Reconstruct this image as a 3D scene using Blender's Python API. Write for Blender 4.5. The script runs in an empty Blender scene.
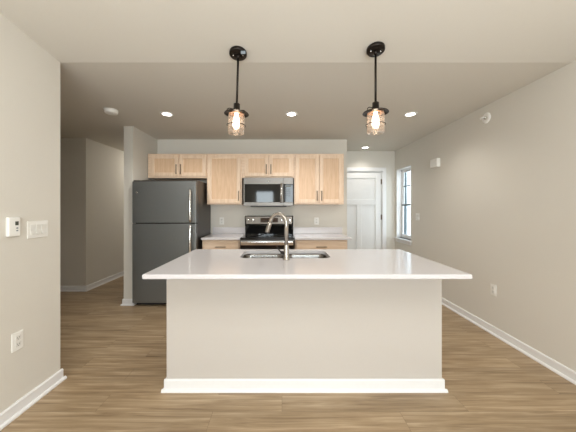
import bpy, bmesh, math, random
from mathutils import Vector, Matrix
random.seed(7)
C = bpy.context.scene.collection
sc = bpy.context.scene
PI = math.pi

# ------------------------------------------------------------------ camera
F_PX = 256.0
cam_d = bpy.data.cameras.new('camera')
cam_d.sensor_fit = 'HORIZONTAL'; cam_d.sensor_width = 36.0
cam_d.lens = 36.0 * F_PX / 576.0
cam_d.shift_x = 6.0 / 576.0
cam_d.shift_y = -8.0 / 576.0
cam_d.clip_start = 0.02
cam = bpy.data.objects.new('camera', cam_d); C.objects.link(cam)
CAMZ = 1.33
cam.location = (0, 0, CAMZ); cam.rotation_euler = (PI/2, 0, 0)
sc.camera = cam

# ------------------------------------------------------------------ world
w = bpy.data.worlds.new('daylight'); sc.world = w; w.use_nodes = True
bg = w.node_tree.nodes['Background']
bg.inputs['Color'].default_value = (0.80, 0.90, 1.0, 1); bg.inputs['Strength'].default_value = 4.5

# ------------------------------------------------------------------ large lights (daylight through the rear windows, plus added room fills)
def area(name, loc, rot, sx, sy, power, color):
    l = bpy.data.lights.new(name, 'AREA'); l.shape = 'RECTANGLE'; l.size = sx; l.size_y = sy
    l.energy = power; l.color = color
    o = bpy.data.objects.new(name, l); C.objects.link(o); o.location = loc; o.rotation_euler = rot
    return o
# +Y facing: rotate -Z to +Y -> rot x = +90 deg
DAY = (0.95, 0.975, 1.0)
area('daylight_wide_window', (1.05, -3.56, 1.45), (PI/2+0.15, 0, 0), 1.9, 1.9, 80, DAY)
area('daylight_glass_door', (-0.75, -3.56, 1.1), (PI/2+0.15, 0, 0), 0.84, 2.0, 44, DAY)
area('added_fill_down', (0.2, 0.1, 2.66), (0, 0, 0), 1.8, 1.4, 34, (0.98, 0.99, 1.0))  # added soft fill facing down, not a known fixture
area('added_fill_up', (0.3, -0.6, 1.0), (PI, 0, 0), 2.4, 0.9, 36, DAY)  # added fill facing up to brighten the ceiling, no lamp there

sc.view_settings.view_transform = 'Standard'
sc.view_settings.look = 'None'
sc.view_settings.gamma = 1.0
sc.view_settings.exposure = 0.20
sc.view_settings.use_curve_mapping = False

# ------------------------------------------------------------------ materials
def lin(c):
    return tuple(((v/255.0)/12.92 if v/255.0 <= 0.04045 else ((v/255.0+0.055)/1.055)**2.4) for v in c)
def new_mat(name):
    m = bpy.data.materials.new(name); m.use_nodes = True
    return m, m.node_tree, m.node_tree.nodes['Principled BSDF']
def N(nt, typ, **kw):
    n = nt.nodes.new(typ)
    for k, v in kw.items(): setattr(n, k, v)
    return n
def coords(nt, scale):
    tc = N(nt, 'ShaderNodeTexCoord'); mp = N(nt, 'ShaderNodeMapping')
    mp.inputs['Scale'].default_value = scale
    nt.links.new(tc.outputs['Object'], mp.inputs['Vector'])
    return mp.outputs['Vector']
def plain(name, rgb, rough=0.5, metal=0.0, noise=0.04, nscale=40, bump=0.0, spec=0.5, stretch=(1,1,1)):
    """colour with a slight procedural mottle and optional bump"""
    m, nt, b = new_mat(name)
    v = coords(nt, stretch)
    t = N(nt, 'ShaderNodeTexNoise'); t.inputs['Scale'].default_value = nscale; t.inputs['Detail'].default_value = 3
    nt.links.new(v, t.inputs['Vector'])
    r = N(nt, 'ShaderNodeValToRGB')
    c = lin(rgb)
    r.color_ramp.elements[0].position = 0.3; r.color_ramp.elements[1].position = 0.7
    r.color_ramp.elements[0].color = tuple(x*(1-noise) for x in c)+(1,)
    r.color_ramp.elements[1].color = tuple(min(1, x*(1+noise)) for x in c)+(1,)
    nt.links.new(t.outputs['Fac'], r.inputs['Fac']); nt.links.new(r.outputs['Color'], b.inputs['Base Color'])
    b.inputs['Roughness'].default_value = rough; b.inputs['Metallic'].default_value = metal
    b.inputs['Specular IOR Level'].default_value = spec
    if bump:
        bp = N(nt, 'ShaderNodeBump'); bp.inputs['Strength'].default_value = bump; bp.inputs['Distance'].default_value = 0.002
        nt.links.new(t.outputs['Fac'], bp.inputs['Height']); nt.links.new(bp.outputs['Normal'], b.inputs['Normal'])
    return m
def emit(name, rgb, s):
    m, nt, b = new_mat(name)
    b.inputs['Base Color'].default_value = (0.8, 0.8, 0.8, 1)
    b.inputs['Emission Color'].default_value = rgb+(1,); b.inputs['Emission Strength'].default_value = s
    return m
def thin_glass(name, tint, refl_min=0.04, refl_max=0.7, rough=0.03, ior=1.45, seeded=False):
    m, nt, b = new_mat(name)
    nt.nodes.remove(b); out = [n for n in nt.nodes if n.type == 'OUTPUT_MATERIAL'][0]
    tr = N(nt, 'ShaderNodeBsdfTransparent'); tr.inputs['Color'].default_value = tint+(1,)
    gl = N(nt, 'ShaderNodeBsdfGlossy'); gl.inputs['Roughness'].default_value = rough
    lw = N(nt, 'ShaderNodeLayerWeight'); lw.inputs['Blend'].default_value = 0.5
    pw = N(nt, 'ShaderNodeMath', operation='POWER'); pw.inputs[1].default_value = 4.0
    fr = N(nt, 'ShaderNodeMath', operation='MULTIPLY_ADD'); fr.inputs[1].default_value = refl_max; fr.inputs[2].default_value = refl_min
    nt.links.new(lw.outputs['Facing'], pw.inputs[0]); nt.links.new(pw.outputs[0], fr.inputs[0])
    mx = N(nt, 'ShaderNodeMixShader')
    if seeded:
        v = coords(nt, (1,1,1)); t = N(nt, 'ShaderNodeTexVoronoi'); t.inputs['Scale'].default_value = 90
        nt.links.new(v, t.inputs['Vector'])
        bp = N(nt, 'ShaderNodeBump'); bp.inputs['Strength'].default_value = 0.25; bp.inputs['Distance'].default_value = 0.002
        nt.links.new(t.outputs['Distance'], bp.inputs['Height'])
        nt.links.new(bp.outputs['Normal'], gl.inputs['Normal']); nt.links.new(bp.outputs['Normal'], lw.inputs['Normal'])
    nt.links.new(fr.outputs[0], mx.inputs['Fac']); nt.links.new(tr.outputs[0], mx.inputs[1]); nt.links.new(gl.outputs[0], mx.inputs[2])
    last = mx
    if seeded:      # the seeds in the glass scatter a little of the bulb's light
        tl = N(nt, 'ShaderNodeBsdfTranslucent'); tl.inputs['Color'].default_value = (0.95, 0.86, 0.80, 1)
        last = N(nt, 'ShaderNodeMixShader'); last.inputs['Fac'].default_value = 0.09
        nt.links.new(mx.outputs[0], last.inputs[1]); nt.links.new(tl.outputs[0], last.inputs[2])
    nt.links.new(last.outputs[0], out.inputs['Surface'])
    return m

M = {}
M['wall'] = plain('greige_wall_paint', (217, 212, 202), 0.75, noise=0.015, nscale=260, bump=0.06, spec=0.25)
M['island_paint'] = plain('warm_island_paint', (194, 187, 179), 0.7, noise=0.015, nscale=260, bump=0.06, spec=0.25)
M['ceiling'] = plain('pale_ceiling_paint', (214, 209, 199), 0.85, noise=0.015, nscale=220, bump=0.08, spec=0.15)
M['trim'] = plain('white_trim_paint', (232, 231, 230), 0.35, noise=0.01)
M['door'] = plain('white_door_paint', (234, 233, 231), 0.4, noise=0.01)
M['plastic'] = plain('white_device_plastic', (240, 238, 232), 0.35, noise=0.01)
M['plastic2'] = plain('off_white_device_plastic', (226, 224, 217), 0.35, noise=0.01)
M['slot'] = plain('dark_slot', (96, 92, 88), 0.6)
M['steel'] = plain('brushed_stainless', (124, 120, 115), 0.42, 1.0, 0.06, 60, stretch=(0.3, 1, 14))
M['steel_sat'] = plain('satin_nickel', (180, 174, 166), 0.26, 1.0, 0.02, 80)
M['chrome'] = plain('bright_steel', (225, 223, 218), 0.16, 1.0, 0.02)
M['sink'] = plain('sink_stainless', (190, 186, 180), 0.22, 1.0, 0.04, 50)
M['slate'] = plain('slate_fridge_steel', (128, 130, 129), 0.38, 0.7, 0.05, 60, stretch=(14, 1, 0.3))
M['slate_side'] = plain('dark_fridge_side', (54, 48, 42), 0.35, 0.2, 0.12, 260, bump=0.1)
M['black'] = plain('black_enamel', (14, 14, 15), 0.18, 0.0, 0.05)
M['blackglass'] = plain('black_glass', (10, 11, 13), 0.05, 0.0, 0.02)
M['blackmatte'] = plain('black_plastic', (20, 19, 18), 0.5, 0.0, 0.05)
M['bronze'] = plain('oil_rubbed_bronze', (36, 30, 25), 0.38, 0.6, 0.15, 60)
M['painted_glow'] = plain('copper_painted_glow', (226, 170, 130), 0.35, 0.8, 0.05)  # coppery colour paints the bulb's peach glow inside the shade
M['fascia'] = plain('dark_steel_fascia', (112, 105, 98), 0.35, 1.0, 0.06, 60, stretch=(0.3, 1, 14))
M['pull'] = plain('dark_nickel_pull', (112, 98, 84), 0.3, 0.9, 0.05)
M['lens'] = emit('lit_lamp_lens', (1.0, 0.97, 0.92), 9.0)
M['bulb'] = emit('warm_lit_bulb', (1.0, 0.78, 0.56), 8.0)
M['filament'] = emit('lit_filament', (1.0, 0.80, 0.52), 60.0)
M['lcd'] = plain('grey_green_lcd', (74, 76, 66), 0.3)
M['display'] = plain('reflection_tinted_display', (52, 30, 18), 0.12)  # brown tint paints an orange reflection into the display
M['tape'] = plain('grey_blue_paper', (128, 136, 142), 0.6)
M['glass'] = thin_glass('window_glass', (0.93, 0.96, 0.96))
M['pendant_glass'] = thin_glass('clear_seeded_glass', (0.985, 0.97, 0.955), refl_min=0.07, rough=0.05, ior=1.6, seeded=True)
M['siding'] = plain('blue_grey_siding', (44, 64, 72), 0.7, noise=0.15, nscale=5, stretch=(0.3, 0.3, 6))
M['concrete'] = plain('pale_concrete', (200, 198, 192), 0.85, noise=0.05, nscale=8)

def quartz():
    m, nt, b = new_mat('white_speckled_quartz')
    v = coords(nt, (1,1,1))
    t = N(nt, 'ShaderNodeTexVoronoi'); t.inputs['Scale'].default_value = 190
    nt.links.new(v, t.inputs['Vector'])
    r = N(nt, 'ShaderNodeValToRGB'); c = lin((213, 209, 210))
    r.color_ramp.elements[0].position = 0.0; r.color_ramp.elements[0].color = tuple(x*0.78 for x in c)+(1,)
    r.color_ramp.elements[1].position = 0.28; r.color_ramp.elements[1].color = c+(1,)
    nt.links.new(t.outputs['Distance'], r.inputs['Fac']); nt.links.new(r.outputs['Color'], b.inputs['Base Color'])
    b.inputs['Roughness'].default_value = 0.13
    b.inputs['Specular IOR Level'].default_value = 0.5
    return m
M['quartz'] = quartz()

def maple(name, rgb, axis):
    """pale maple, grain along axis ('z' or 'x')"""
    m, nt, b = new_mat(name)
    s = (26, 26, 2.2) if axis == 'z' else (2.2, 26, 26)
    v = coords(nt, s)
    t = N(nt, 'ShaderNodeTexNoise'); t.inputs['Scale'].default_value = 1.6; t.inputs['Detail'].default_value = 6
    t.inputs['Roughness'].default_value = 0.62; t.inputs['Distortion'].default_value = 0.5
    nt.links.new(v, t.inputs['Vector'])
    r = N(nt, 'ShaderNodeValToRGB'); c = lin(rgb)
    r.color_ramp.elements[0].position = 0.28; r.color_ramp.elements[0].color = (c[0]*0.84, c[1]*0.78, c[2]*0.70, 1)
    r.color_ramp.elements[1].position = 0.62; r.color_ramp.elements[1].color = c+(1,)
    nt.links.new(t.outputs['Fac'], r.inputs['Fac']); nt.links.new(r.outputs['Color'], b.inputs['Base Color'])
    b.inputs['Roughness'].default_value = 0.42
    return m
M['maple'] = maple('pale_maple_frame', (240, 214, 188), 'z')
M['maple_h'] = maple('pale_maple_rail', (240, 214, 188), 'x')
M['maple_panel'] = maple('maple_panel', (230, 196, 162), 'z')
M['maple_drawer'] = maple('maple_drawer', (232, 208, 184), 'x')

def planks():
    m, nt, b = new_mat('oak_plank_floor')
    v = coords(nt, (1,1,1))
    br = N(nt, 'ShaderNodeTexBrick')
    br.inputs['Scale'].default_value = 1.0
    br.inputs['Brick Width'].default_value = 1.22; br.inputs['Row Height'].default_value = 0.152
    br.inputs['Mortar Size'].default_value = 0.0012; br.inputs['Mortar Smooth'].default_value = 0.3
    br.offset = 0.37
    br.inputs['Color1'].default_value = (0.0, 0.0, 0.0, 1); br.inputs['Color2'].default_value = (1, 1, 1, 1)
    br.inputs['Mortar'].default_value = (0.5, 0.5, 0.5, 1)
    nt.links.new(v, br.inputs['Vector'])
    # grain, shifted from plank to plank
    mp = N(nt, 'ShaderNodeMapping'); mp.inputs['Scale'].default_value = (1.3, 24, 1)
    nt.links.new(v, mp.inputs['Vector'])
    addv = N(nt, 'ShaderNodeVectorMath', operation='MULTIPLY_ADD')
    nt.links.new(br.outputs['Color'], addv.inputs[0]); addv.inputs[1].default_value = (13, 7, 0)
    nt.links.new(mp.outputs['Vector'], addv.inputs[2])
    g = N(nt, 'ShaderNodeTexNoise'); g.inputs['Scale'].default_value = 1.5; g.inputs['Detail'].default_value = 8
    g.inputs['Roughness'].default_value = 0.6; g.inputs['Distortion'].default_value = 0.5
    nt.links.new(addv.outputs[0], g.inputs['Vector'])
    mp2 = N(nt, 'ShaderNodeMapping'); mp2.inputs['Scale'].default_value = (0.5, 3.2, 1)
    nt.links.new(v, mp2.inputs['Vector'])
    g2 = N(nt, 'ShaderNodeTexNoise'); g2.inputs['Scale'].default_value = 1.6; g2.inputs['Detail'].default_value = 2
    nt.links.new(mp2.outputs['Vector'], g2.inputs['Vector'])
    r = N(nt, 'ShaderNodeValToRGB')
    el = r.color_ramp.elements
    el[0].position = 0.25; el[0].color = lin((126, 102, 74))+(1,)
    el[1].position = 0.72; el[1].color = lin((194, 172, 143))+(1,)
    e = el.new(0.5); e.color = lin((164, 141, 111))+(1,)
    nt.links.new(g.outputs['Fac'], r.inputs['Fac'])
    # plank tone variation
    mul = N(nt, 'ShaderNodeMapRange'); mul.inputs['To Min'].default_value = 0.92; mul.inputs['To Max'].default_value = 1.06
    nt.links.new(br.outputs['Color'], mul.inputs['Value'])
    mul2 = N(nt, 'ShaderNodeMapRange'); mul2.inputs['From Min'].default_value = 0.3; mul2.inputs['From Max'].default_value = 0.7
    mul2.inputs['To Min'].default_value = 0.9; mul2.inputs['To Max'].default_value = 1.08
    nt.links.new(g2.outputs['Fac'], mul2.inputs['Value'])
    mm = N(nt, 'ShaderNodeMath', operation='MULTIPLY')
    nt.links.new(mul.outputs[0], mm.inputs[0]); nt.links.new(mul2.outputs[0], mm.inputs[1])
    vm = N(nt, 'ShaderNodeVectorMath', operation='SCALE')
    nt.links.new(r.outputs['Color'], vm.inputs[0]); nt.links.new(mm.outputs[0], vm.inputs['Scale'])
    mix = N(nt, 'ShaderNodeMix', data_type='RGBA')
    nt.links.new(br.outputs['Fac'], mix.inputs['Factor'])
    nt.links.new(vm.outputs[0], mix.inputs['A']); mix.inputs['B'].default_value = lin((118, 97, 73))+(1,)
    nt.links.new(mix.outputs['Result'], b.inputs['Base Color'])
    b.inputs['Roughness'].default_value = 0.38
    b.inputs['Specular IOR Level'].default_value = 0.4
    bp = N(nt, 'ShaderNodeBump'); bp.inputs['Strength'].default_value = 0.12; bp.inputs['Distance'].default_value = 0.001
    nt.links.new(g.outputs['Fac'], bp.inputs['Height']); nt.links.new(bp.outputs['Normal'], b.inputs['Normal'])
    return m
M['floor'] = planks()

# ------------------------------------------------------------------ mesh builder
class MB:
    def __init__(s): s.bm = bmesh.new()
    def box(s, x0, x1, y0, y1, z0, z1, bev=0.0, seg=2, edges=None):
        t = bmesh.new(); bmesh.ops.create_cube(t, size=1)
        for v in t.verts:
            v.co = Vector(((x0+x1)/2+v.co.x*abs(x1-x0), (y0+y1)/2+v.co.y*abs(y1-y0), (z0+z1)/2+v.co.z*abs(z1-z0)))
        if bev:
            ed = list(t.edges)
            if edges:
                ed = [e for e in ed if abs((e.verts[1].co-e.verts[0].co).normalized()[edges]) > 0.9]
            bmesh.ops.bevel(t, geom=ed, offset=bev, segments=seg, profile=0.6, affect='EDGES')
        s.merge(t); return s
    def merge(s, t, mat=None):
        if mat is not None: bmesh.ops.transform(t, matrix=mat, verts=t.verts)
        me = bpy.data.meshes.new('tmp'); t.to_mesh(me); t.free(); s.bm.from_mesh(me); bpy.data.meshes.remove(me)
    def lathe(s, prof, c=(0,0,0), n=32, axis='z', smooth=True):
        """prof: list of (r, h); axis direction of h"""
        t = bmesh.new(); rings = []
        for r, h in prof:
            if r < 1e-6: rings.append([t.verts.new((0,0,h))])
            else: rings.append([t.verts.new((r*math.cos(2*PI*k/n), r*math.sin(2*PI*k/n), h)) for k in range(n)])
        for a, b in zip(rings, rings[1:]):
            for k in range(n):
                k2 = (k+1) % n
                if len(a) == 1 and len(b) == 1: continue
                if len(a) == 1: f = t.faces.new((a[0], b[k2], b[k]))
                elif len(b) == 1: f = t.faces.new((a[k], a[k2], b[0]))
                else: f = t.faces.new((a[k], a[k2], b[k2], b[k]))
                f.smooth = smooth
        R = {'z': Matrix(), 'y': Matrix.Rotation(PI/2, 4, 'X'), 'x': Matrix.Rotation(PI/2, 4, 'Y')}[axis]  # 'y': h -> -Y
        bmesh.ops.recalc_face_normals(t, faces=t.faces)
        s.merge(t, Matrix.Translation(c) @ R); return s
    def cyl(s, c, r, h, axis='z', n=24):
        return s.lathe([(0,0),(r,0),(r,h),(0,h)], c, n, axis, False)
    def tube(s, pts, r, n=12, cap=True):
        t = bmesh.new(); P = [Vector(p) for p in pts]; rr = r if isinstance(r, (list, tuple)) else [r]*len(P)
        up = Vector((0,0,1)); rings = []; prev = None
        for i, p in enumerate(P):
            d = ((P[min(i+1, len(P)-1)]-P[max(i-1, 0)])).normalized()
            if prev is None:
                a = d.cross(up)
                if a.length < 1e-3: a = d.cross(Vector((1,0,0)))
                a.normalize()
            else:
                a = (prev - d*prev.dot(d)).normalized()
            prev = a; b = d.cross(a)
            rings.append([t.verts.new(p + (a*math.cos(2*PI*k/n)+b*math.sin(2*PI*k/n))*rr[i]) for k in range(n)])
        for A, B in zip(rings, rings[1:]):
            for k in range(n):
                f = t.faces.new((A[k], A[(k+1)%n], B[(k+1)%n], B[k])); f.smooth = True
        if cap: t.faces.new(rings[0][::-1]); t.faces.new(rings[-1])
        bmesh.ops.recalc_face_normals(t, faces=t.faces)
        s.merge(t); return s
    def prism(s, poly, a0, a1, axis):
        """poly of 2-D points extruded along axis ('x': poly=(y,z); 'y': poly=(x,z); 'z': poly=(x,y))"""
        t = bmesh.new()
        def P(p, a): return {'x': (a, p[0], p[1]), 'y': (p[0], a, p[1]), 'z': (p[0], p[1], a)}[axis]
        A = [t.verts.new(P(p, a0)) for p in poly]; B = [t.verts.new(P(p, a1)) for p in poly]
        n = len(poly)
        for k in range(n): t.faces.new((A[k], A[(k+1)%n], B[(k+1)%n], B[k]))
        t.faces.new(A[::-1]); t.faces.new(B)
        bmesh.ops.recalc_face_normals(t, faces=t.faces)
        s.merge(t); return s

def obj(name, mb, mat, parent=None, world=True):
    """link the mesh as one object; with world=True its coordinates are world ones, made local to the thing's empty"""
    me = bpy.data.meshes.new(name); bm = mb.bm
    if parent is not None and world:
        root = parent
        while root.parent: root = root.parent
        Mw = Matrix.Translation(root.location) @ root.rotation_euler.to_matrix().to_4x4()
        bmesh.ops.transform(bm, matrix=Mw.inverted(), verts=bm.verts)
    bm.to_mesh(me); bm.free()
    me.materials.append(mat)
    o = bpy.data.objects.new(name, me); C.objects.link(o)
    if parent is not None: o.parent = parent
    return o
def thing(name, label, cat, loc=(0,0,0), rz=0.0, group=None):
    o = bpy.data.objects.new(name, None); C.objects.link(o); o.empty_display_size = 0.1
    o.location = loc; o.rotation_euler = (0, 0, rz)
    o['label'] = label; o['category'] = cat
    if group: o['group'] = group
    return o
def tag(o, label, cat, group=None):
    o['label'] = label; o['category'] = cat
    if group: o['group'] = group
    return o
def struct(name, mb, mat, label=None):
    o = obj(name, mb, mat); o['kind'] = 'structure'
    if label: o['label'] = label
    return o
def copy_tree(o, parent=None):
    c = o.copy(); C.objects.link(c)
    if parent is not None: c.parent = parent
    for ch in [x for x in bpy.data.objects if x.parent == o]: copy_tree(ch, c)
    return c

# ------------------------------------------------------------------ setting: dimensions
XL, XR = -1.71, 2.233          # left wall face, right wall face
YE = 1.975                      # end of left wall and break of the ceiling
CZ = 2.452
YK = 4.20                       # kitchen back wall
XK = 1.066                      # its right end
YB = 5.06                       # entry back wall
YR = -3.5                       # rear wall
XP0, XP1 = -2.17, -2.043        # fridge side wall
XH = -3.14                      # corridor wall
YH = 4.10                       # hall wall
SL = 0.15                       # slope of the vaulted ceiling
T = 0.12

def wall_y(mb, yo, yi, x0, x1, z0, z1, holes):
    """slab normal to Y with rectangular holes (x0,x1,z0,z1)"""
    xs = sorted({x0, x1, *[h[0] for h in holes], *[h[1] for h in holes]})
    for a, b in zip(xs, xs[1:]):
        cut = sorted([(h[2], h[3]) for h in holes if h[0] <= a and h[1] >= b]); z = z0
        for c, d in cut:
            if c > z: mb.box(a, b, yo, yi, z, c)
            z = d
        if z < z1: mb.box(a, b, yo, yi, z, z1)
    return mb

struct('floor', MB().box(-5.2, XR+0.14, YR-0.15, 7.2, -0.1, 0.0), M['floor'])
struct('ceiling', MB().box(-5.2, XR+0.14, YE, 7.2, CZ, CZ+0.12), M['ceiling'])
zr = CZ + SL*(YE-(YR-0.15))
struct('ceiling', MB().prism([(YE, CZ), (YR-0.15, zr), (YR-0.15, zr+0.12), (YE, CZ+0.12)], -5.2, XR+0.14, 'x'), M['ceiling'])
# left wall follows the vault
struct('wall_left', MB().prism([(YR, 0), (YE, 0), (YE, CZ), (YR, CZ+SL*(YE-YR))], XL-T, XL, 'x'), M['wall'])
# right wall with its window
WY0, WY1, WZ0, WZ1 = 4.43, 4.985, 0.765, 2.075
mb = MB()
mb.prism([(YR, 0), (YE, 0), (YE, CZ), (YR, CZ+SL*(YE-YR))], XR, XR+0.13, 'x')
mb.box(XR, XR+0.13, YE, WY0, 0, CZ); mb.box(XR, XR+0.13, WY1, YB, 0, CZ)
mb.box(XR, XR+0.13, WY0, WY1, 0, WZ0); mb.box(XR, XR+0.13, WY0, WY1, WZ1, CZ)
struct('wall_right', mb, M['wall'])
DX0, DX1, DZ = 1.065, 1.985, 2.06     # door opening
struct('wall_back', wall_y(MB(), YB, YB+T, 0.55, XR+0.13, 0, CZ, [(DX0, DX1, 0, DZ)]), M['wall'])
struct('wall_kitchen', MB().box(XP0, XK, YK, YK+T, 0, CZ), M['wall'])
struct('wall_alcove', MB().box(0.43, 0.55, YK+T, YB+T, 0, CZ), M['wall'])
struct('wall_fridge', MB().box(XP0, XP1, 3.51, YK, 0, CZ), M['wall'])
struct('wall_hall', MB().box(-5.2, XH, YH, YH+T, 0, CZ), M['wall'])
struct('wall_corridor', MB().box(XH-T, XH, YH+T, 7.0, 0, CZ), M['wall'])
struct('wall_corridor', MB().box(XP0, XP0+T, YK+T, 7.0, 0, CZ), M['wall'])
struct('wall_corridor', MB().box(XH, XP0, 6.9, 7.0, 0, CZ), M['wall'])
struct('wall_hall', MB().box(-5.2, XL-T, YE-T, YE, 0, CZ), M['wall'])
struct('wall_hall', MB().box(-5.2, -5.08, YE, YH, 0, CZ), M['wall'])
holes = [(0.10, 2.0, 0.5, 2.4), (-1.17, -0.33, 0.05, 2.1)]
struct('wall_rear', wall_y(MB(), YR-T, YR, -5.2, XR+0.13, 0, CZ+SL*(YE-YR), holes), M['wall'])

# rear windows (seen only as reflections)
def rear_unit(name, x0, x1, z0, z1, cols):
    fr = MB()
    fr.box(x0, x0+0.06, YR-0.09, YR-0.03, z0, z1); fr.box(x1-0.06, x1, YR-0.09, YR-0.03, z0, z1)
    fr.box(x0, x1, YR-0.09, YR-0.03, z0, z0+0.06); fr.box(x0, x1, YR-0.09, YR-0.03, z1-0.06, z1)
    for k in range(1, cols):
        x = x0+(x1-x0)*k/cols; fr.box(x-0.04, x+0.04, YR-0.085, YR-0.035, z0, z1)
    o = struct(name, fr, M['trim'])
    obj('pane', MB().box(x0+0.05, x1-0.05, YR-0.063, YR-0.059, z0+0.05, z1-0.05), M['glass'], o)
rear_unit('window_2', 0.10, 2.0, 0.5, 2.4, 2)
rear_unit('window_3', -1.17, -0.33, 0.05, 2.1, 1)

# ------------------------------------------------------------------ baseboards (profile: board + shoe)
BH, BT = 0.085, 0.013
BOARD = [(0, 0), (BT, 0), (BT, BH-0.008), (BT-0.006, BH), (0, BH)]      # (offset from wall, z)
SHOE = [(BT, 0), (0.028, 0), (0.027, 0.010), (0.021, 0.017), (BT, 0.020)]
def base_x(mb, x, y0, y1, s, e0=0, e1=0):    # runs along Y on a wall at x; s=+1 sticks out to +X; e0/e1: turns an outer corner there
    for P, w_ in ((BOARD, BT), (SHOE, 0.028)):
        mb.prism([(x+s*o, z) for o, z in P], y0-e0*w_, y1+e1*w_, 'y')
def base_y(mb, y, x0, x1, s, e0=0, e1=0):
    for P, w_ in ((BOARD, BT), (SHOE, 0.028)):
        mb.prism([(y+s*o, z) for o, z in P], x0-e0*w_, x1+e1*w_, 'x')
mb = MB(); base_x(mb, XL, YR, YE, 1, 0, 1); base_y(mb, YE, XL-T, XL, 1); struct('baseboard_left', mb, M['trim'])
mb = MB(); base_x(mb, XR, YR, YB, -1); struct('baseboard_right', mb, M['trim'])
mb = MB(); base_y(mb, YB, DX1+0.09, XR-0.02, -1); struct('baseboard_back', mb, M['trim'])
mb = MB(); base_y(mb, 3.51, XP0, XP1, -1, 1, 1); base_x(mb, XP0, 3.51, 7.0-T, -1); base_x(mb, XP1, 3.51, YK, 1)
struct('baseboard_fridge', mb, M['trim'])
mb = MB(); base_y(mb, YH, -5.08, XH+0.02, -1); base_x(mb, XH, YH-0.02, 6.9, 1); struct('baseboard_hall', mb, M['trim'])
mb = MB(); base_y(mb, YR, -0.3, XR, 1); struct('baseboard_rear', mb, M['trim'])

# ------------------------------------------------------------------ entry door
d1 = obj('door_1', MB().box(DX0+0.02, DX1-0.018, YB+0.027, YB+0.050, 0.012, DZ-0.022), M['door'])
d1['kind'] = 'structure'
def rail(n, x0, x1, z0, z1):
    return obj(n, MB().box(x0, x1, YB+0.010, YB+0.028, z0, z1, 0.003, 1), M['door'], d1)
a, b = DX0+0.021, DX1-0.019
rail('stile', a, a+0.115, 0.013, DZ-0.023); rail('stile', b-0.115, b, 0.013, DZ-0.023)
rail('rail', a+0.115, b-0.115, DZ-0.14, DZ-0.023); rail('rail', a+0.115, b-0.115, 1.39, 1.50); rail('rail', a+0.115, b-0.115, 0.013, 0.22)
xm = (a+b)/2
rail('mullion', xm-0.05, xm+0.05, 0.22, 1.39)
for z in (0.25, 1.10, 1.80):
    h = MB(); h.cyl((DX1-0.014, YB+0.006, z), 0.008, 0.10); h.box(DX1-0.03, DX1-0.014, YB+0.005, YB+0.0099, z, z+0.10)
    obj('hinge', h, M['pull'], d1)
h = MB(); h.lathe([(0, 0), (0.03, 0), (0.03, 0.008), (0.012, 0.014), (0.012, 0.035), (0.027, 0.05), (0.027, 0.065), (0, 0.075)], (a+0.06, YB+0.010, 0.95), 24, 'y')
obj('doorknob', h, M['steel_sat'], d1)
# casing and jamb
mb = MB()
mb.box(DX0-0.07, DX0+0.004, YB-0.018, YB, 0, DZ+0.0, 0.004, 1); mb.box(DX1-0.004, DX1+0.07, YB-0.018, YB, 0, DZ, 0.004, 1)
mb.box(DX0-0.07, DX1+0.07, YB-0.019, YB, DZ-0.004, DZ+0.068, 0.004, 1)
mb.box(DX0, DX0+0.018, YB, YB+T, 0, DZ); mb.box(DX1-0.016, DX1, YB, YB+T, 0, DZ); mb.box(DX0, DX1, YB, YB+T, DZ-0.018, DZ)
struct('trim_1', mb, M['trim'])
struct('wall_entry_backing', MB().box(DX0-0.1, DX1+0.1, YB+T, YB+T+0.02, 0, CZ), M['wall'])

# ------------------------------------------------------------------ right window
fx0, fx1 = XR+0.085, XR+0.125
mb = MB()
for (y0, y1, z0, z1) in ((WY0, WY0+0.035, WZ0, WZ1), (WY1-0.035, WY1, WZ0, WZ1), (WY0, WY1, WZ0, WZ0+0.035), (WY0, WY1, WZ1-0.035, WZ1)):
    mb.box(fx0, fx1, y0, y1, z0, z1, 0.003, 1)
win = struct('window_1', mb, M['trim'])
zm = 1.385
def sash(n, x0, x1, z0, z1, mat):
    s = MB(); y0, y1 = WY0+0.035, WY1-0.035
    s.box(x0, x1, y0, y0+0.03, z0, z1); s.box(x0, x1, y1-0.03, y1, z0, z1)
    s.box(x0, x1, y0+0.03, y1-0.03, z0, z0+0.03); s.box(x0, x1, y0+0.03, y1-0.03, z1-0.03, z1)
    o = obj(n, s, mat, win)
    xm_ = (x0+x1)/2
    obj('pane', MB().box(xm_-0.002, xm_+0.002, y0+0.03, y1-0.03, z0+0.03, z1-0.03), M['glass'], o)
    return o
M['sash_dark'] = plain('dark_sash_gasket', (66, 74, 76), 0.5)
up = sash('upper_sash', fx0+0.022, fx0+0.038, zm-0.01, WZ1-0.035, M['trim'])
lo = sash('lower_sash', fx0+0.003, fx0+0.019, WZ0+0.035, zm+0.02, M['trim'])
obj('meeting_rail', MB().box(fx0-0.004, fx0+0.003, WY0+0.035, WY1-0.035, zm-0.012, zm+0.016), M['sash_dark'], win)
mb = MB(); ym = (WY0+WY1)/2
mb.box(fx0+0.017, fx0+0.0215, ym-0.009, ym+0.009, zm+0.02, WZ1-0.065); mb.box(fx0+0.017, fx0+0.0215, WY0+0.065, WY1-0.065, 1.735, 1.753)
obj('muntin', mb, M['sash_dark'], win)
# jamb liners and stool
mb = MB()
mb.box(XR-0.002, fx0, WY0, WY0+0.012, WZ0, WZ1); mb.box(XR-0.002, fx0, WY1-0.012, WY1, WZ0, WZ1); mb.box(XR-0.002, fx0, WY0, WY1, WZ1-0.012, WZ1)
obj('jamb_liner', mb, M['trim'], win)
obj('window_stool', MB().box(XR-0.045, fx0, WY0-0.03, WY1+0.03, WZ0-0.025, WZ0, 0.005, 2), M['trim'], win)
obj('apron', MB().box(XR-0.014, XR, WY0-0.01, WY1+0.01, WZ0-0.085, WZ0-0.025, 0.003, 1), M['trim'], win)

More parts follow.
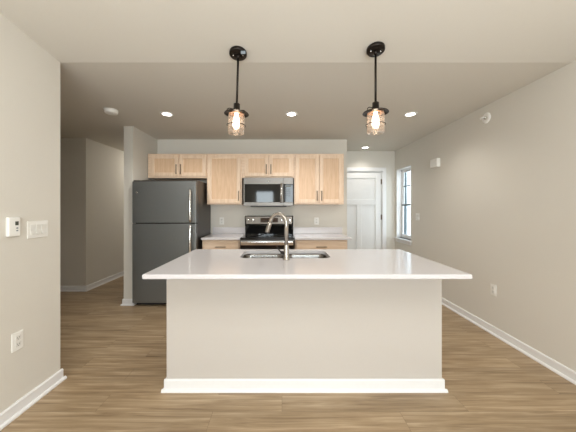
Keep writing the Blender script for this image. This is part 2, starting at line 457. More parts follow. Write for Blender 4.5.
# outside: lawn, neighbouring house
g_ = struct('ground_outside', MB().box(XR+0.5, 30, -6, 40, -0.6, -0.5), M['concrete'])
nb = thing('neighbour_house', 'blue grey sided house outside the right wall window', 'house', (4.6, 15.5, -0.5))
obj('siding', MB().box(3.4, 6.04, 12.3, 20, -0.5, 5.4), M['siding'], nb)
obj('roof', MB().prism([(3.0, 5.4), (6.1, 5.4), (4.6, 7.0)], 12.0, 20.3, 'y'), plain('grey_shingles', (110, 110, 112), 0.9), nb)
obj('corner_board', MB().box(5.98, 6.08, 12.18, 12.32, -0.5, 5.4), M['trim'], nb)

# ------------------------------------------------------------------ kitchen island
IX0, IX1, IY0, IY1 = -0.874, 1.19, 1.60, 2.585
PX0, PX1, PY0 = -0.843, 1.167, 1.868
isl = thing('kitchen_island', 'long kitchen island base with greige painted panel front and white baseboard', 'kitchen island', ((PX0+PX1)/2, 2.2, 0))
CT = 0.030; TOPZ = 0.914
obj('painted_panel', MB().box(PX0, PX1, PY0, PY0+0.115, 0, TOPZ-CT, 0.003, 2, edges=2), M['island_paint'], isl)
mb = MB(); base_y(mb, PY0, PX0, PX1, -1, 1, 1); base_x(mb, PX0, PY0, PY0+0.115, -1); base_x(mb, PX1, PY0, PY0+0.115, 1)
obj('baseboard', mb, M['trim'], isl)
# carcass as open-topped box so the sink bowls hang inside
mb = MB(); cy0, cy1 = PY0+0.115, 2.54
mb.box(PX0+0.01, PX0+0.028, cy0, cy1, 0, TOPZ-CT); mb.box(PX1-0.028, PX1-0.01, cy0, cy1, 0, TOPZ-CT)
mb.box(PX0+0.028, PX1-0.028, cy0, cy1-0.05, 0.09, 0.108)
mb.box(PX0+0.028, PX1-0.028, cy1-0.06, cy1-0.045, 0.0, 0.09)
mb.box(PX0+0.028, PX1-0.028, cy1-0.018, cy1, TOPZ-CT-0.03, TOPZ-CT); mb.box(PX0+0.028, PX1-0.028, cy1-0.018, cy1, 0.09, 0.12)
obj('cabinet_carcass', mb, M['maple'], isl)
nd = 4; wd = (PX1-PX0-0.03)/nd
for k in range(nd):
    x0 = PX0+0.015+k*wd+0.004; x1 = x0+wd-0.008
    dr = obj('door', MB().box(x0, x1, cy1+0.001, cy1+0.02, 0.12, TOPZ-CT-0.02, 0.003, 1), M['maple'], isl)
    hx = x1-0.04 if k % 2 == 0 else x0+0.04
    obj('pull', MB().tube([(hx, cy1+0.021, 0.64), (hx, cy1+0.05, 0.64), (hx, cy1+0.05, 0.78), (hx, cy1+0.021, 0.78)], 0.005, 8), M['pull'], dr)

# countertop with sink cut-out
SX0, SX1, SY0, SY1, SRr = -0.357, 0.412, 2.12, 2.50, 0.07
def rrect(x0, x1, y0, y1, r, n=8):
    pts = []
    for cx, cy, a0 in ((x1-r, y1-r, 0), (x0+r, y1-r, PI/2), (x0+r, y0+r, PI), (x1-r, y0+r, 3*PI/2)):
        for k in range(n+1):
            a = a0+PI/2*k/n; pts.append((cx+r*math.cos(a), cy+r*math.sin(a)))
    return pts
def slab_hole(mb, x0, x1, y0, y1, z0, z1, hole, bev=0.004):
    """rectangular slab with one convex hole; outer top and bottom edges eased"""
    t = bmesh.new(); n = len(hole); hc = (sum(p[0] for p in hole)/n, sum(p[1] for p in hole)/n)
    out = []
    for (px, py) in hole:
        dx, dy = px-hc[0], py-hc[1]; s = min(((x1-hc[0]) if dx > 0 else (x0-hc[0]))/dx if abs(dx) > 1e-6 else 1e9,
                                            ((y1-hc[1]) if dy > 0 else (y0-hc[1]))/dy if abs(dy) > 1e-6 else 1e9)
        out.append([hc[0]+dx*s, hc[1]+dy*s])
    for cxy in ((x0, y0), (x1, y0), (x0, y1), (x1, y1)):     # snap the nearest outer points onto the corners
        k = min(range(n), key=lambda i: (out[i][0]-cxy[0])**2+(out[i][1]-cxy[1])**2); out[k] = list(cxy)
    def ring(pts, z): return [t.verts.new((p[0], p[1], z)) for p in pts]
    def inset(pts): return [[min(max(p[0], x0+bev), x1-bev), min(max(p[1], y0+bev), y1-bev)] for p in pts]
    R = [ring(hole, z0), ring(hole, z1), ring(inset(out), z1), ring(out, z1-bev), ring(out, z0+bev), ring(inset(out), z0)]
    for i in range(6):
        A, B = R[i], R[(i+1) % 6]
        for k in range(n): t.faces.new((A[k], A[(k+1)%n], B[(k+1)%n], B[k]))
    bmesh.ops.recalc_face_normals(t, faces=t.faces); mb.merge(t)
mb = MB(); slab_hole(mb, IX0, IX1, IY0, IY1, TOPZ-CT, TOPZ, rrect(SX0, SX1, SY0, SY1, SRr))
o = obj('countertop', mb, M['quartz']); tag(o, 'long white speckled quartz countertop over the island with a sink cut-out', 'countertop')

# sink: two bowls under the counter
sink = thing('kitchen_sink', 'double bowl stainless undermount sink in the island countertop', 'sink', ((SX0+SX1)/2, (SY0+SY1)/2, TOPZ-CT-0.2))
def bowl(x0, x1):
    t = bmesh.new(); y0, y1 = SY0-0.004, SY1+0.004; zt = TOPZ-CT-0.002
    rings = []
    for ins, z, r in ((-0.012, zt, 0.07), (0.0, zt, 0.062), (0.004, zt-0.015, 0.06), (0.012, zt-0.17, 0.055), (0.02, zt-0.19, 0.05), (0.045, zt-0.2, 0.035)):
        rings.append([t.verts.new((p[0], p[1], z)) for p in rrect(x0+ins, x1-ins, y0+ins, y1-ins, r, 6)])
    n = len(rings[0])
    for A, B in zip(rings, rings[1:]):
        for k in range(n):
            f = t.faces.new((A[k], A[(k+1)%n], B[(k+1)%n], B[k])); f.smooth = True
    t.faces.new(rings[-1])
    # give it thickness: offset copy
    geom = t.faces[:]
    bmesh.ops.solidify(t, geom=geom, thickness=-0.0015)
    bmesh.ops.recalc_face_normals(t, faces=t.faces)
    m_ = MB(); m_.merge(t); return m_
xmid = (SX0+SX1)/2
for x0, x1 in ((SX0-0.004, xmid-0.014), (xmid+0.014, SX1+0.004)):
    bo = obj('bowl', bowl(x0, x1), M['sink'], sink)
    obj('strainer', MB().lathe([(0, 0.004), (0.02, 0.004), (0.035, 0.006), (0.045, 0.004), (0.045, 0.002)], ((x0+x1)/2, (SY0+SY1)/2+0.04, TOPZ-CT-0.2), 24), M['chrome'], bo)

# faucet
fx, fy = 0.035, 2.062
fau = thing('faucet', 'tall gooseneck pull-down faucet in brushed nickel standing before the sink', 'faucet', (fx, fy, TOPZ))
obj('base', MB().lathe([(0, 0), (0.030, 0), (0.030, 0.006), (0.026, 0.012), (0.0225, 0.03), (0.0205, 0.085), (0.0185, 0.115), (0.0165, 0.125), (0, 0.125)], (fx, fy, TOPZ), 28), M['steel_sat'], fau)
pts = [(fx, fy, TOPZ+0.12)]; ztop = 1.205
pts.append((fx, fy, ztop))
R = 0.071; dirx, diry = -0.92, 0.40       # swivelled to the left and over the bowl
for k in range(1, 15):
    a = PI*k/14*0.92; u = R*(1-math.cos(a)); pts.append((fx+dirx*u, fy+diry*u, ztop+R*1.05*math.sin(a)))
e = Vector(pts[-1]); dd = (Vector(pts[-1])-Vector(pts[-2])).normalized()
obj('spout', MB().tube(pts + [tuple(e+dd*0.012)], 0.0160, 16), M['steel_sat'], fau)
sh = obj('spray_head', MB().tube([tuple(e+dd*0.010), tuple(e+dd*0.03), tuple(e+dd*0.09), tuple(e+dd*0.10)], [0.0165, 0.0175, 0.019, 0.0175], 18), M['steel_sat'], fau)
obj('spray_nozzle', MB().tube([tuple(e+dd*0.099), tuple(e+dd*0.106)], 0.015, 18), M['blackmatte'], sh)
lv = MB().tube([(fx-0.016, fy+0.004, TOPZ+0.055), (fx-0.045, fy+0.012, TOPZ+0.055)], 0.012, 14)
lv.tube([(fx-0.04, fy+0.011, TOPZ+0.055), (fx-0.062, fy+0.02, TOPZ+0.078), (fx-0.082, fy+0.03, TOPZ+0.105)], [0.006, 0.005, 0.006], 10)
obj('lever_handle', lv, M['bronze'], fau)

# ------------------------------------------------------------------ cabinets
def shaker(root, x0, x1, z0, z1, yf, name='door', st=0.057, pull=None):
    """door with its front at yf (towards the camera), on a box behind it"""
    fr = MB()
    th = 0.019
    fr.box(x0, x0+st, yf, yf+th, z0, z1, 0.0025, 1); fr.box(x1-st, x1, yf, yf+th, z0, z1, 0.0025, 1)
    fr.box(x0+st, x1-st, yf, yf+th, z1-st, z1, 0.0025, 1); fr.box(x0+st, x1-st, yf, yf+th, z0, z0+st, 0.0025, 1)
    d = obj(name, fr, M['maple'], root)
    obj('panel', MB().box(x0+st-0.004, x1-st+0.004, yf+0.009, yf+0.016, z0+st-0.004, z1-st+0.004), M['maple_panel'], d)
    if pull:
        px, pz0, pz1 = pull
        obj('pull', MB().tube([(px, yf, pz0+0.012), (px, yf-0.027, pz0+0.012)], 0.004, 8)
            .tube([(px, yf, pz1-0.012), (px, yf-0.027, pz1-0.012)], 0.004, 8)
            .tube([(px, yf-0.028, pz0), (px, yf-0.028, pz1)], 0.0055, 10), M['pull'], d)
    return d
YU = 3.88       # front of the upper face frames
def upper(label, x0, x1, z0, z1, doors, fl=0.03, fr=0.03):
    t = thing('wall_cabinet', label, 'cabinet', ((x0+x1)/2, YK-0.16, z0), group='maple wall cabinets over the counter')
    mb = MB()
    g = 0.0015
    mb.box(x0+g, x1-g, YU, YK-0.002, z0, z1)
    obj('cabinet_box', mb, M['maple_h'], t)
    for (a_, b_, pull) in doors:
        shaker(t, a_, b_, z0+0.022, z1-0.02, YU-0.020, pull=pull)
    return t
ZT, ZB, ZS = 2.152, 1.385, 1.785
upper('short two-door maple wall cabinet above the refrigerator', XP1+0.012, -1.137, ZS, ZT,
      [(-1.985, -1.563, (-1.588, 1.84, 1.985)), (-1.551, -1.145, (-1.524, 1.84, 1.985))])
upper('tall one-door maple wall cabinet between the refrigerator and the microwave', -1.137, -0.606, ZB, ZT, [(-1.118, -0.628, (-0.650, 1.44, 1.59))])
upper('short two-door maple wall cabinet directly above the microwave', -0.606, 0.185, ZS, ZT,
      [(-0.562, -0.206, (-0.236, 1.84, 1.985)), (-0.196, 0.162, (-0.166, 1.84, 1.985))])
upper('wide two-door maple wall cabinet at the right end, right of the microwave', 0.185, 0.938, ZB, ZT,
      [(0.205, 0.556, (0.527, 1.44, 1.59)), (0.566, 0.915, (0.596, 1.44, 1.59))])

YC = 3.575       # front edge of the back counters
def base_cab(label, x0, x1):
    t = thing('base_cabinet', label, 'cabinet', ((x0+x1)/2, 3.9, 0), group='maple base cabinets beside the range')
    yf = 3.62
    mb = MB(); mb.box(x0+0.002, x1-0.002, yf, YK-0.002, 0.10, TOPZ-CT-0.001); mb.box(x0+0.002, x1-0.002, yf+0.07, YK-0.002, 0, 0.10)
    obj('cabinet_box', mb, M['maple_h'], t)
    dr = obj('drawer', MB().box(x0+0.02, x1-0.02, yf-0.020, yf-0.001, 0.70, 0.868, 0.003, 1), M['maple_drawer'], t)
    xc = (x0+x1)/2; zp = 0.785
    obj('pull', MB().tube([(xc-0.055, yf-0.02, zp), (xc-0.055, yf-0.047, zp)], 0.004, 8).tube([(xc+0.055, yf-0.02, zp), (xc+0.055, yf-0.047, zp)], 0.004, 8)
        .tube([(xc-0.075, yf-0.048, zp), (xc+0.075, yf-0.048, zp)], 0.0055, 10), M['pull'], dr)
    n = 1 if x1-x0 < 0.6 else 2; wd_ = (x1-x0-0.04)/n
    for k in range(n):
        a_ = x0+0.02+k*wd_; b_ = a_+wd_-0.006
        shaker(t, a_, b_, 0.12, 0.685, yf-0.020, pull=((b_-0.03) if k == 0 else (a_+0.03), 0.52, 0.67))
    return t
base_cab('maple base cabinet with a drawer, between the refrigerator and the range', -1.128, -0.592)
base_cab('wider maple base cabinet with a drawer, right of the range', 0.182, 0.925)
def counter(label, x0, x1, bx1):
    t = thing('countertop', label, 'countertop', ((x0+x1)/2, 3.9, TOPZ-CT), group='white back counters')
    obj('slab', MB().box(x0, x1, YC, YK-0.001, TOPZ-CT, TOPZ, 0.003, 2), M['quartz'], t)
    obj('backsplash', MB().box(x0, bx1, YK-0.021, YK-0.001, TOPZ+0.0005, TOPZ+0.102, 0.002, 1), M['quartz'], t)
counter('short white quartz countertop with low backsplash, beside the refrigerator', -1.132, -0.588, -0.588)
counter('white quartz countertop with low backsplash, right of the range', 0.178, 0.972, 0.985)

# ------------------------------------------------------------------ refrigerator
RX0, RX1, RY = -2.020, -1.160, 3.45
fr = thing('refrigerator', 'tall slate grey top-freezer refrigerator against the fridge side wall', 'refrigerator', ((RX0+RX1)/2, 3.8, 0))
obj('body', MB().box(RX0+0.004, RX1-0.002, RY+0.075, 4.168, 0.035, 1.712, 0.006, 2), M['slate_side'], fr)  # raised above the doors so its dark top stands in for shade
obj('toe_grille', MB().box(RX0+0.03, RX1-0.03, RY+0.05, RY+0.12, 0.012, 0.05), M['blackmatte'], fr)
for x in (RX0+0.06, RX1-0.06):
    obj('foot', MB().cyl((x, RY+0.1, 0), 0.02, 0.036), M['blackmatte'], fr)
    obj('foot', MB().cyl((x, 4.1, 0), 0.02, 0.036), M['blackmatte'], fr)
def fdoor(name, z0, z1, hz0, hz1):
    d = obj(name, MB().box(RX0, RX1, RY, RY+0.062, z0, z1, 0.010, 3), M['slate'], fr)
    obj('gasket', MB().box(RX0+0.012, RX1-0.012, RY+0.062, RY+0.075, z0+0.012, z1-0.012), M['blackmatte'], d)
    hx = RX1-0.062; hb = MB()
    pts = []
    for k in range(13):
        u = k/12; pts.append((hx, RY-0.045-0.014*math.sin(PI*u), hz0+(hz1-hz0)*u))
    hb.tube([(hx, RY+0.004, hz0+0.02), (hx, RY-0.03, hz0+0.012), pts[0]], 0.010, 10)
    hb.tube([(hx, RY+0.004, hz1-0.02), (hx, RY-0.03, hz1-0.012), pts[-1]], 0.010, 10)
    hb.tube(pts, 0.0155, 14)
    obj('handle', hb, M['chrome'], d)
    return d
fd = fdoor('freezer_door', 1.128, 1.69, 1.145, 1.575)
fdoor('fridge_door', 0.048, 1.116, 0.66, 1.095)
bb = MB().lathe([(0, 0), (0.014, 0), (0.014, 0.002), (0.011, 0.003), (0, 0.003)], (RX0+0.062, RY, 1.54), 24, 'y')
obj('round_badge', bb, M['chrome'], fd)
obj('hinge_cover', MB().box(RX0+0.01, RX0+0.10, RY+0.01, RY+0.07, 1.6905, 1.705, 0.004, 1), M['blackmatte'], fr)

# ------------------------------------------------------------------ range
GX0, GX1 = -0.583, 0.173
rg = thing('range', 'freestanding stainless and black glass electric range between the base cabinets', 'stove', ((GX0+GX1)/2, 3.85, 0))
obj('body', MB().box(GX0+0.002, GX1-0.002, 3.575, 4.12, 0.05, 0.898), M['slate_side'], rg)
obj('cooktop', MB().box(GX0, GX1, 3.535, 4.12, 0.899, 0.918, 0.005, 2), M['blackglass'], rg)
for (x, y, r) in ((-0.40, 3.70, 0.10), (0.0, 3.70, 0.085), (-0.40, 3.95, 0.075), (0.0, 3.95, 0.10)):
    obj('burner_ring', MB().lathe([(r-0.003, 0), (r, 0), (r, 0.0006), (r-0.003, 0.0006), (r-0.003, 0)], (x, y, 0.918), 40), M['slot'], rg)
od = obj('oven_door', MB().box(GX0+0.006, GX1-0.006, 3.525, 3.573, 0.235, 0.893, 0.005, 2), M['blackglass'], rg)
for z_a, z_b in ((0.876, 0.890), (0.24, 0.30)):
    obj('steel_band', MB().box(GX0+0.006, GX1-0.006, 3.519, 3.5245, z_a, z_b), M['steel'], od)
hb = MB(); hz = 0.850; hb.box(GX0+0.02, GX1-0.02, 3.462, 3.484, hz-0.027, hz+0.027, 0.008, 3)
for x in (GX0+0.06, GX1-0.06): hb.box(x-0.012, x+0.012, 3.475, 3.519, hz-0.010, hz+0.010, 0.003, 1)
obj('handle', hb, M['chrome'], od)
dw = obj('storage_drawer', MB().box(GX0+0.006, GX1-0.006, 3.53, 3.573, 0.06, 0.225, 0.005, 2), M['steel'], rg)
for x in (GX0+0.06, GX1-0.06):
    for y in (3.62, 4.07): obj('foot', MB().cyl((x, y, 0), 0.018, 0.05), M['blackmatte'], rg)
bgd = obj('backguard', MB().prism([(4.098, 0.9185), (4.085, 1.045), (4.070, 1.055), (4.088, 1.195), (4.100, 1.205), (4.175, 1.205), (4.175, 0.9185)], GX0-0.005, GX1+0.007, 'x'), M['blackglass'], rg)
# stainless fascia, on the sloped face of the backguard
def fascia_y(z): return 4.070+(z-1.055)*(0.018/0.14)
mb = MB(); mb.prism([(fascia_y(1.080)-0.004, 1.080), (fascia_y(1.194)-0.004, 1.194), (fascia_y(1.194)-0.0003, 1.194), (fascia_y(1.080)-0.0003, 1.080)], GX0+0.012, GX1-0.012, 'x')
fs = obj('steel_fascia', mb, M['fascia'], bgd)
z0, z1 = 1.100, 1.172
def px2x(px, y): return (px-282)*y/256.0
mb = MB(); mb.prism([(fascia_y(z0)-0.006, z0), (fascia_y(z1)-0.006, z1), (fascia_y(z1)-0.0041, z1), (fascia_y(z0)-0.0041, z0)], px2x(260.5, 4.08), px2x(278, 4.08), 'x')
dp = obj('clock_display', mb, M['display'], bgd)
for px in (248.4, 253.3, 281.8, 290.0):
    x = px2x(px, 4.08)
    obj('knob', MB().lathe([(0, 0), (0.020, 0), (0.018, 0.022), (0.014, 0.026), (0, 0.026)], (x, fascia_y(1.14)-0.004, 1.14), 24, 'y')
        .box(x-0.003, x+0.003, fascia_y(1.14)-0.034, fascia_y(1.14)-0.028, 1.123, 1.157), M['chrome'], bgd)

# ------------------------------------------------------------------ microwave
MX0, MX1, MY, MZ0, MZ1 = -0.572, 0.168, 3.80, 1.354, 1.782
mw = thing('microwave', 'stainless over-the-range microwave with black window hung under a cabinet', 'microwave', ((MX0+MX1)/2, 4.0, MZ0))
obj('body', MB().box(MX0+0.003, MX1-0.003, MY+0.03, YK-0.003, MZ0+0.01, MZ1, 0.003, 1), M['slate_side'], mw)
xd = px2x(283.2, MY)
def frame4(x0, x1, z0, z1, l, r, b_, t_):
    m_ = MB(); m_.box(x0, x1, MY, MY+0.029, z1-t_, z1, 0.003, 1); m_.box(x0, x1, MY, MY+0.029, z0, z0+b_, 0.003, 1)
    m_.box(x0, x0+l, MY, MY+0.029, z0+b_-0.003, z1-t_+0.003, 0.003, 1)
    m_.box(x1-r, x1, MY, MY+0.029, z0+b_-0.003, z1-t_+0.003, 0.003, 1); return m_
md = obj('door', frame4(MX0, xd-0.002, MZ0+0.008, MZ1, 0.018, 0.045, 0.055, 0.098), M['steel'], mw)
obj('window', MB().box(MX0+0.017, xd-0.046, MY+0.006, MY+0.02, MZ0+0.06, MZ1-0.095), M['blackglass'], md)
mb = MB(); hx = px2x(281.3, MY)
mb.tube([(hx, MY-0.03, MZ0+0.05), (hx, MY-0.03, MZ1-0.085)], 0.011, 14)
mb.box(hx-0.008, hx+0.008, MY-0.03, MY+0.001, MZ0+0.06, MZ0+0.075); mb.box(hx-0.008, hx+0.008, MY-0.03, MY+0.001, MZ1-0.11, MZ1-0.095)
obj('handle', mb, M['chrome'], md)
mb = MB().lathe([(0, 0), (0.011, 0), (0.011, 0.002), (0, 0.003)], (px2x(268.5, MY), MY, MZ1-0.052), 24, 'y')
obj('round_badge', mb, M['chrome'], md)
cp = obj('control_panel', frame4(xd, MX1, MZ0+0.008, MZ1, 0.006, 0.008, 0.055, 0.098), M['steel'], mw)
kp = obj('keypad', MB().box(xd+0.005, MX1-0.007, MY+0.004, MY+0.02, MZ0+0.06, MZ1-0.095), M['blackglass'], cp)
obj('clock_display', MB().box(xd+0.03, MX1-0.03, MY+0.0025, MY+0.0039, MZ1-0.14, MZ1-0.115), M['lcd'], kp)
mb = MB()
for r_ in range(5):
    for c_ in range(3):
        x = xd+0.03+c_*0.028; z = MZ1-0.165-r_*0.026; mb.box(x, x+0.018, MY+0.0028, MY+0.0039, z-0.010, z)
ky = obj('buttons', mb, plain('grey_key_print', (70, 70, 68), 0.4), kp); 
obj('underside_vent', MB().box(MX0+0.10, MX1-0.10, MY+0.04, 4.12, MZ0-0.006, MZ0+0.009, 0.002, 1), M['blackmatte'], mw)

# ------------------------------------------------------------------ wall devices (local frame: wall at y=0, front towards -y)
def place(t, kind, u, z):
    if kind == 'left': t.location = (XL, u, z); t.rotation_euler = (0, 0, PI/2)
    elif kind == 'right': t.location = (XR, u, z); t.rotation_euler = (0, 0, -PI/2)
    else: t.location = (u, YK, z); t.rotation_euler = (0, 0, 0)
def make_outlet():
    t = thing('wall_outlet', '', 'outlet', group='white wall outlets')
    obj('cover_plate', MB().box(-0.036, 0.036, -0.006, 0, -0.0585, 0.0585, 0.003, 2), M['plastic'], t, world=False)
    for s in (-1, 1):
        r = obj('receptacle', MB().box(-0.017, 0.017, -0.009, -0.0055, s*0.0205-0.0155, s*0.0205+0.0155, 0.0015, 1), M['plastic2'], t, world=False)
        m_ = MB(); z = s*0.0205
        m_.box(-0.008, -0.0055, -0.0095, -0.0088, z-0.002, z+0.007); m_.box(0.0055, 0.008, -0.0095, -0.0088, z-0.001, z+0.006)
        m_.cyl((0, -0.0088, z-0.008), 0.0024, 0.0007, 'y', 12)
        obj('slots', m_, M['slot'], r, world=False)
    return t
ol = make_outlet(); place(ol, 'left', 1.652, 0.472); ol['label'] = 'white outlet low on the left wall, below the thermostat and triple switch'
for kind, u, z, lab in (('right', 2.70, 0.467, 'white outlet low on the right wall, beyond the island'),
                        ('back', px2x(221.8, YK), 1.117, 'white outlet on the kitchen wall between refrigerator and range'),
                        ('back', px2x(316.5, YK), 1.117, 'white outlet on the kitchen wall, right of the range')):
    c = copy_tree(ol); place(c, kind, u, z); c['label'] = lab

def switch_plate(label, n, kind, u, z):
    t = thing('light_switch', label, 'light switch', group='white rocker light switches')
    wd_ = 0.07+0.040*(n-1)
    obj('cover_plate', MB().box(-wd_/2, wd_/2, -0.007, 0, -0.0585, 0.0585, 0.003, 2), M['plastic'], t, world=False)
    for k in range(n):
        x = (k-(n-1)/2)*0.040
        m_ = MB(); m_.prism([(-0.0065, -0.033), (-0.0125, -0.033), (-0.0085, 0.001), (-0.0105, 0.033), (-0.0065, 0.033)], x-0.0165, x+0.0165, 'x')
        obj('rocker', m_, M['plastic2'], t, world=False)
    place(t, kind, u, z)
switch_plate('white three-gang rocker light switch on the left wall beside the thermostat', 3, 'left', 1.79, 1.182)
switch_plate('small white two-gang light switch on the right wall, beside the window', 2, 'right', 4.21, 1.185)

t = thing('thermostat', 'white thermostat with small grey screen on the left wall', 'thermostat')
obj('housing', MB().box(-0.036, 0.036, -0.022, 0, -0.060, 0.060, 0.006, 3), M['plastic'], t, world=False)
obj('screen', MB().box(0.002, 0.022, -0.0232, -0.0218, 0.008, 0.033), M['lcd'], t, world=False)
for k in range(2):
    obj('button', MB().box(0.008, 0.020, -0.0235, -0.0218, -0.014-0.016*k, -0.006-0.016*k, 0.001, 1), M['tape'], t, world=False)
place(t, 'left', 1.618, 1.212)

t = thing('door_chime', 'white boxy door chime high on the right wall near the window', 'door chime')
obj('cover', MB().box(-0.085, 0.085, -0.052, -0.004, -0.062, 0.062, 0.010, 3), M['plastic'], t, world=False)
obj('back_plate', MB().box(-0.078, 0.078, -0.005, 0, -0.055, 0.055), M['plastic2'], t, world=False)
place(t, 'right', 3.69, 1.975)

t = thing('sprinkler', 'small round white sidewall fire sprinkler high on the right wall', 'sprinkler')
obj('escutcheon', MB().lathe([(0.012, 0.0), (0.046, 0.0), (0.046, 0.003), (0.036, 0.009), (0.022, 0.010), (0.012, 0.004)], (0, 0, 0), 32, 'y'), M['plastic'], t, world=False)
hd = obj('head', MB().lathe([(0, 0), (0.012, 0), (0.012, 0.018), (0.008, 0.022), (0, 0.022)], (0, 0, 0), 20, 'y'), M['chrome'], t, world=False)
m_ = MB(); m_.tube([(-0.009, -0.020, 0), (-0.012, -0.036, 0), (0, -0.050, 0), (0.012, -0.036, 0), (0.009, -0.020, 0)], 0.0028, 8)
m_.box(-0.016, 0.016, -0.056, -0.046, 0.003, 0.006); m_.box(-0.014, 0.014, -0.053, -0.0495, -0.012, 0.004)
obj('deflector', m_, M['plastic'], t, world=False)
obj('trip_bulb', MB().tube([(0, -0.022, 0), (0, -0.046, 0)], 0.0028, 8), M['slot'], t, world=False)
place(t, 'right', 2.795, 2.312); t.scale = (1.25, 1.1, 1.25)

# ------------------------------------------------------------------ ceiling devices
t = thing('smoke_detector', 'round white smoke detector on the ceiling near the hall', 'smoke detector', (-1.955, 2.93, CZ))
obj('base_ring', MB().lathe([(0, 0), (0.073, 0), (0.073, -0.010), (0, -0.010)], (0,0,0), 40), M['plastic2'], t, world=False)
obj('cover', MB().lathe([(0.069, -0.010), (0.069, -0.030), (0.062, -0.040), (0.045, -0.045), (0, -0.046)], (0,0,0), 40), M['plastic'], t, world=False)
obj('test_button', MB().lathe([(0.012, -0.045), (0.012, -0.0485), (0, -0.0485)], (0.02, 0, 0), 20), M['plastic2'], t, world=False)

def recessed(label, x, y, power=38):
    t = thing('recessed_light', label, 'ceiling light', (x, y, CZ), group='recessed lights in the kitchen ceiling')
    obj('trim_ring', MB().lathe([(0.050, -0.004), (0.058, -0.008), (0.074, -0.006), (0.076, 0.0), (0.050, 0.0), (0.050, -0.004)], (0,0,0), 40), M['plastic'], t, world=False)
    obj('lens', MB().lathe([(0.0515, -0.0015), (0.0515, -0.0045), (0, -0.0048)], (0,0,0), 40), M['lens'], t, world=False)
    l = bpy.data.lights.new('downlight', 'SPOT'); l.energy = power; l.spot_size = math.radians(144); l.spot_blend = 1.0
    l.shadow_soft_size = 0.05; l.color = (1.0, 0.965, 0.91)
    o_ = bpy.data.objects.new('downlight', l); C.objects.link(o_); o_.parent = t; o_.location = (0, 0, -0.06)
    return t
recessed('round lit recessed ceiling light, leftmost of the row of three, nearest the refrigerator', -1.372, 3.055)
recessed('round lit recessed ceiling light, middle of the row of three, between the pendants', 0.113, 3.055)
recessed('round lit recessed ceiling light, right end of the row of three, toward the right wall', 1.535, 3.06, 25)
recessed('round lit recessed ceiling light farthest back, before the white entry door', 1.54, 4.74, 12)

def corridor_lamp():
    t = thing('flush_ceiling_light', 'flush ceiling light down the corridor behind the refrigerator wall', 'ceiling light', (-2.65, 5.6, CZ))
    obj('dome', MB().lathe([(0.14, 0), (0.14, -0.02), (0.11, -0.05), (0, -0.07)], (0,0,0), 32), emit('lit_dome', (1.0, 0.95, 0.87), 36.0), t, world=False)
corridor_lamp()

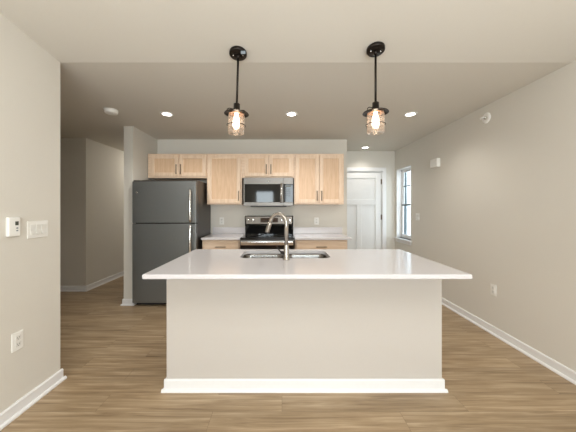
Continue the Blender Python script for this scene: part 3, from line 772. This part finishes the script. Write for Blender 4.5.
# ------------------------------------------------------------------ pendants
def pendant(label, x, y, tag_=False, lean=0.0, ztop=2.082):
    zc = CZ+SL*(YE-y)
    t = thing('pendant_light', label, 'pendant light', (x, y, zc), group='bronze and glass pendant lights over the island')
    m_ = MB().lathe([(0, 0), (0.060, 0), (0.063, -0.004), (0.063, -0.022), (0.058, -0.027), (0, -0.028)], (0,0,0), 40)
    bmesh.ops.transform(m_.bm, matrix=Matrix.Rotation(-math.atan(SL), 4, 'X'), verts=m_.bm.verts)
    ca = obj('canopy', m_, M['bronze'], t, world=False)
    for s in (-1, 1):
        m_ = MB().lathe([(0.005, -0.026), (0.005, -0.030), (0, -0.0315)], (s*0.035, 0, 0), 12)
        bmesh.ops.transform(m_.bm, matrix=Matrix.Rotation(-math.atan(SL), 4, 'X'), verts=m_.bm.verts)
        obj('screw', m_, M['chrome'], ca, world=False)
    zs = ztop-zc        # top of socket, local
    obj('swivel', MB().lathe([(0, -0.02), (0.013, -0.024), (0.016, -0.036), (0.010, -0.048), (0, -0.05)], (0,0,0), 20), M['bronze'], t, world=False)
    obj('rod', MB().lathe([(0, -0.045), (0.0078, -0.045), (0.0078, zs+0.004), (0, zs+0.004)], (0,0,0), 14), M['bronze'], t, world=False)
    obj('socket_cap', MB().lathe([(0, zs+0.006), (0.014, zs+0.005), (0.023, zs), (0.024, zs-0.045), (0.030, zs-0.052), (0.030, zs-0.062), (0, zs-0.062)], (0,0,0), 28), M['bronze'], t, world=False)
    zd = zs-0.062
    ds = obj('shade_disc', MB().lathe([(0.029, zd), (0.086, zd-0.006), (0.090, zd-0.012), (0.086, zd-0.011), (0.029, zd-0.006), (0.029, zd)], (0,0,0), 48), M['bronze'], t, world=False)
    for a_ in (0.35, 0.35+PI):
        c_, s_ = math.cos(a_), math.sin(a_)
        obj('bracket', MB().tube([(0.022*c_, 0.022*s_, zd+0.022), (0.055*c_, 0.055*s_, zd+0.024), (0.068*c_, 0.068*s_, zd+0.015), (0.072*c_, 0.072*s_, zd-0.004)], 0.003, 8), M['bronze'], ds, world=False)
    g0, g1, r = zd-0.012, zd-0.155, 0.060
    obj('glass_shade', MB().lathe([(r, g0), (r, (g0+g1)/2), (r, g1+0.006), (r-0.006, g1), (0.040, g1-0.001), (0.040, g1+0.002), (r-0.008, g1+0.003), (r-0.003, g1+0.007), (r-0.003, g0), (r, g0)], (0,0,0), 48), M['pendant_glass'], t, world=False)
    # wire ring round the glass
    zr_ = zd-0.095
    obj('wire_ring', MB().tube([((r+0.006)*math.cos(2*PI*k/40), (r+0.006)*math.sin(2*PI*k/40), zr_) for k in range(41)], 0.0028, 8, False), M['bronze'], t, world=False)
    bu = obj('bulb', MB().lathe([(0.013, zd-0.002), (0.0135, zd-0.025), (0.021, zd-0.040), (0.025, zd-0.070), (0.0245, zd-0.095), (0.016, zd-0.114), (0, zd-0.121)], (0,0,0), 24), M['bulb'], t, world=False)
    obj('glow_disc', MB().lathe([(0.030, zd-0.0125), (0.056, zd-0.0125), (0.056, zd-0.0135), (0.030, zd-0.0135), (0.030, zd-0.0125)], (0,0,0), 36), M['painted_glow'], t, world=False)  # added disc, its colour stands in for bulb light on the underside
    if lean:      # the hanging part leans a little from its swivel
        R_ = Matrix.Translation((0, 0, -0.035)) @ Matrix.Rotation(lean, 4, 'Y') @ Matrix.Translation((0, 0, 0.035))
        for ch in t.children_recursive:
            if ch is not ca and ch.parent is not ca: ch.data.transform(R_)
    if tag_:
        obj('paper_tag', MB().box(0.030, 0.062, -0.064, -0.062, -0.052, -0.030), M['tape'], ca, world=False)
    return t
pendant('left of the two glass and bronze pendant lights, paper tag on its ceiling canopy', -0.320, 1.868, True, 0.028, 2.088)
pendant('right of the two glass and bronze pendant lights, with a bare black canopy', 0.669, 1.83)
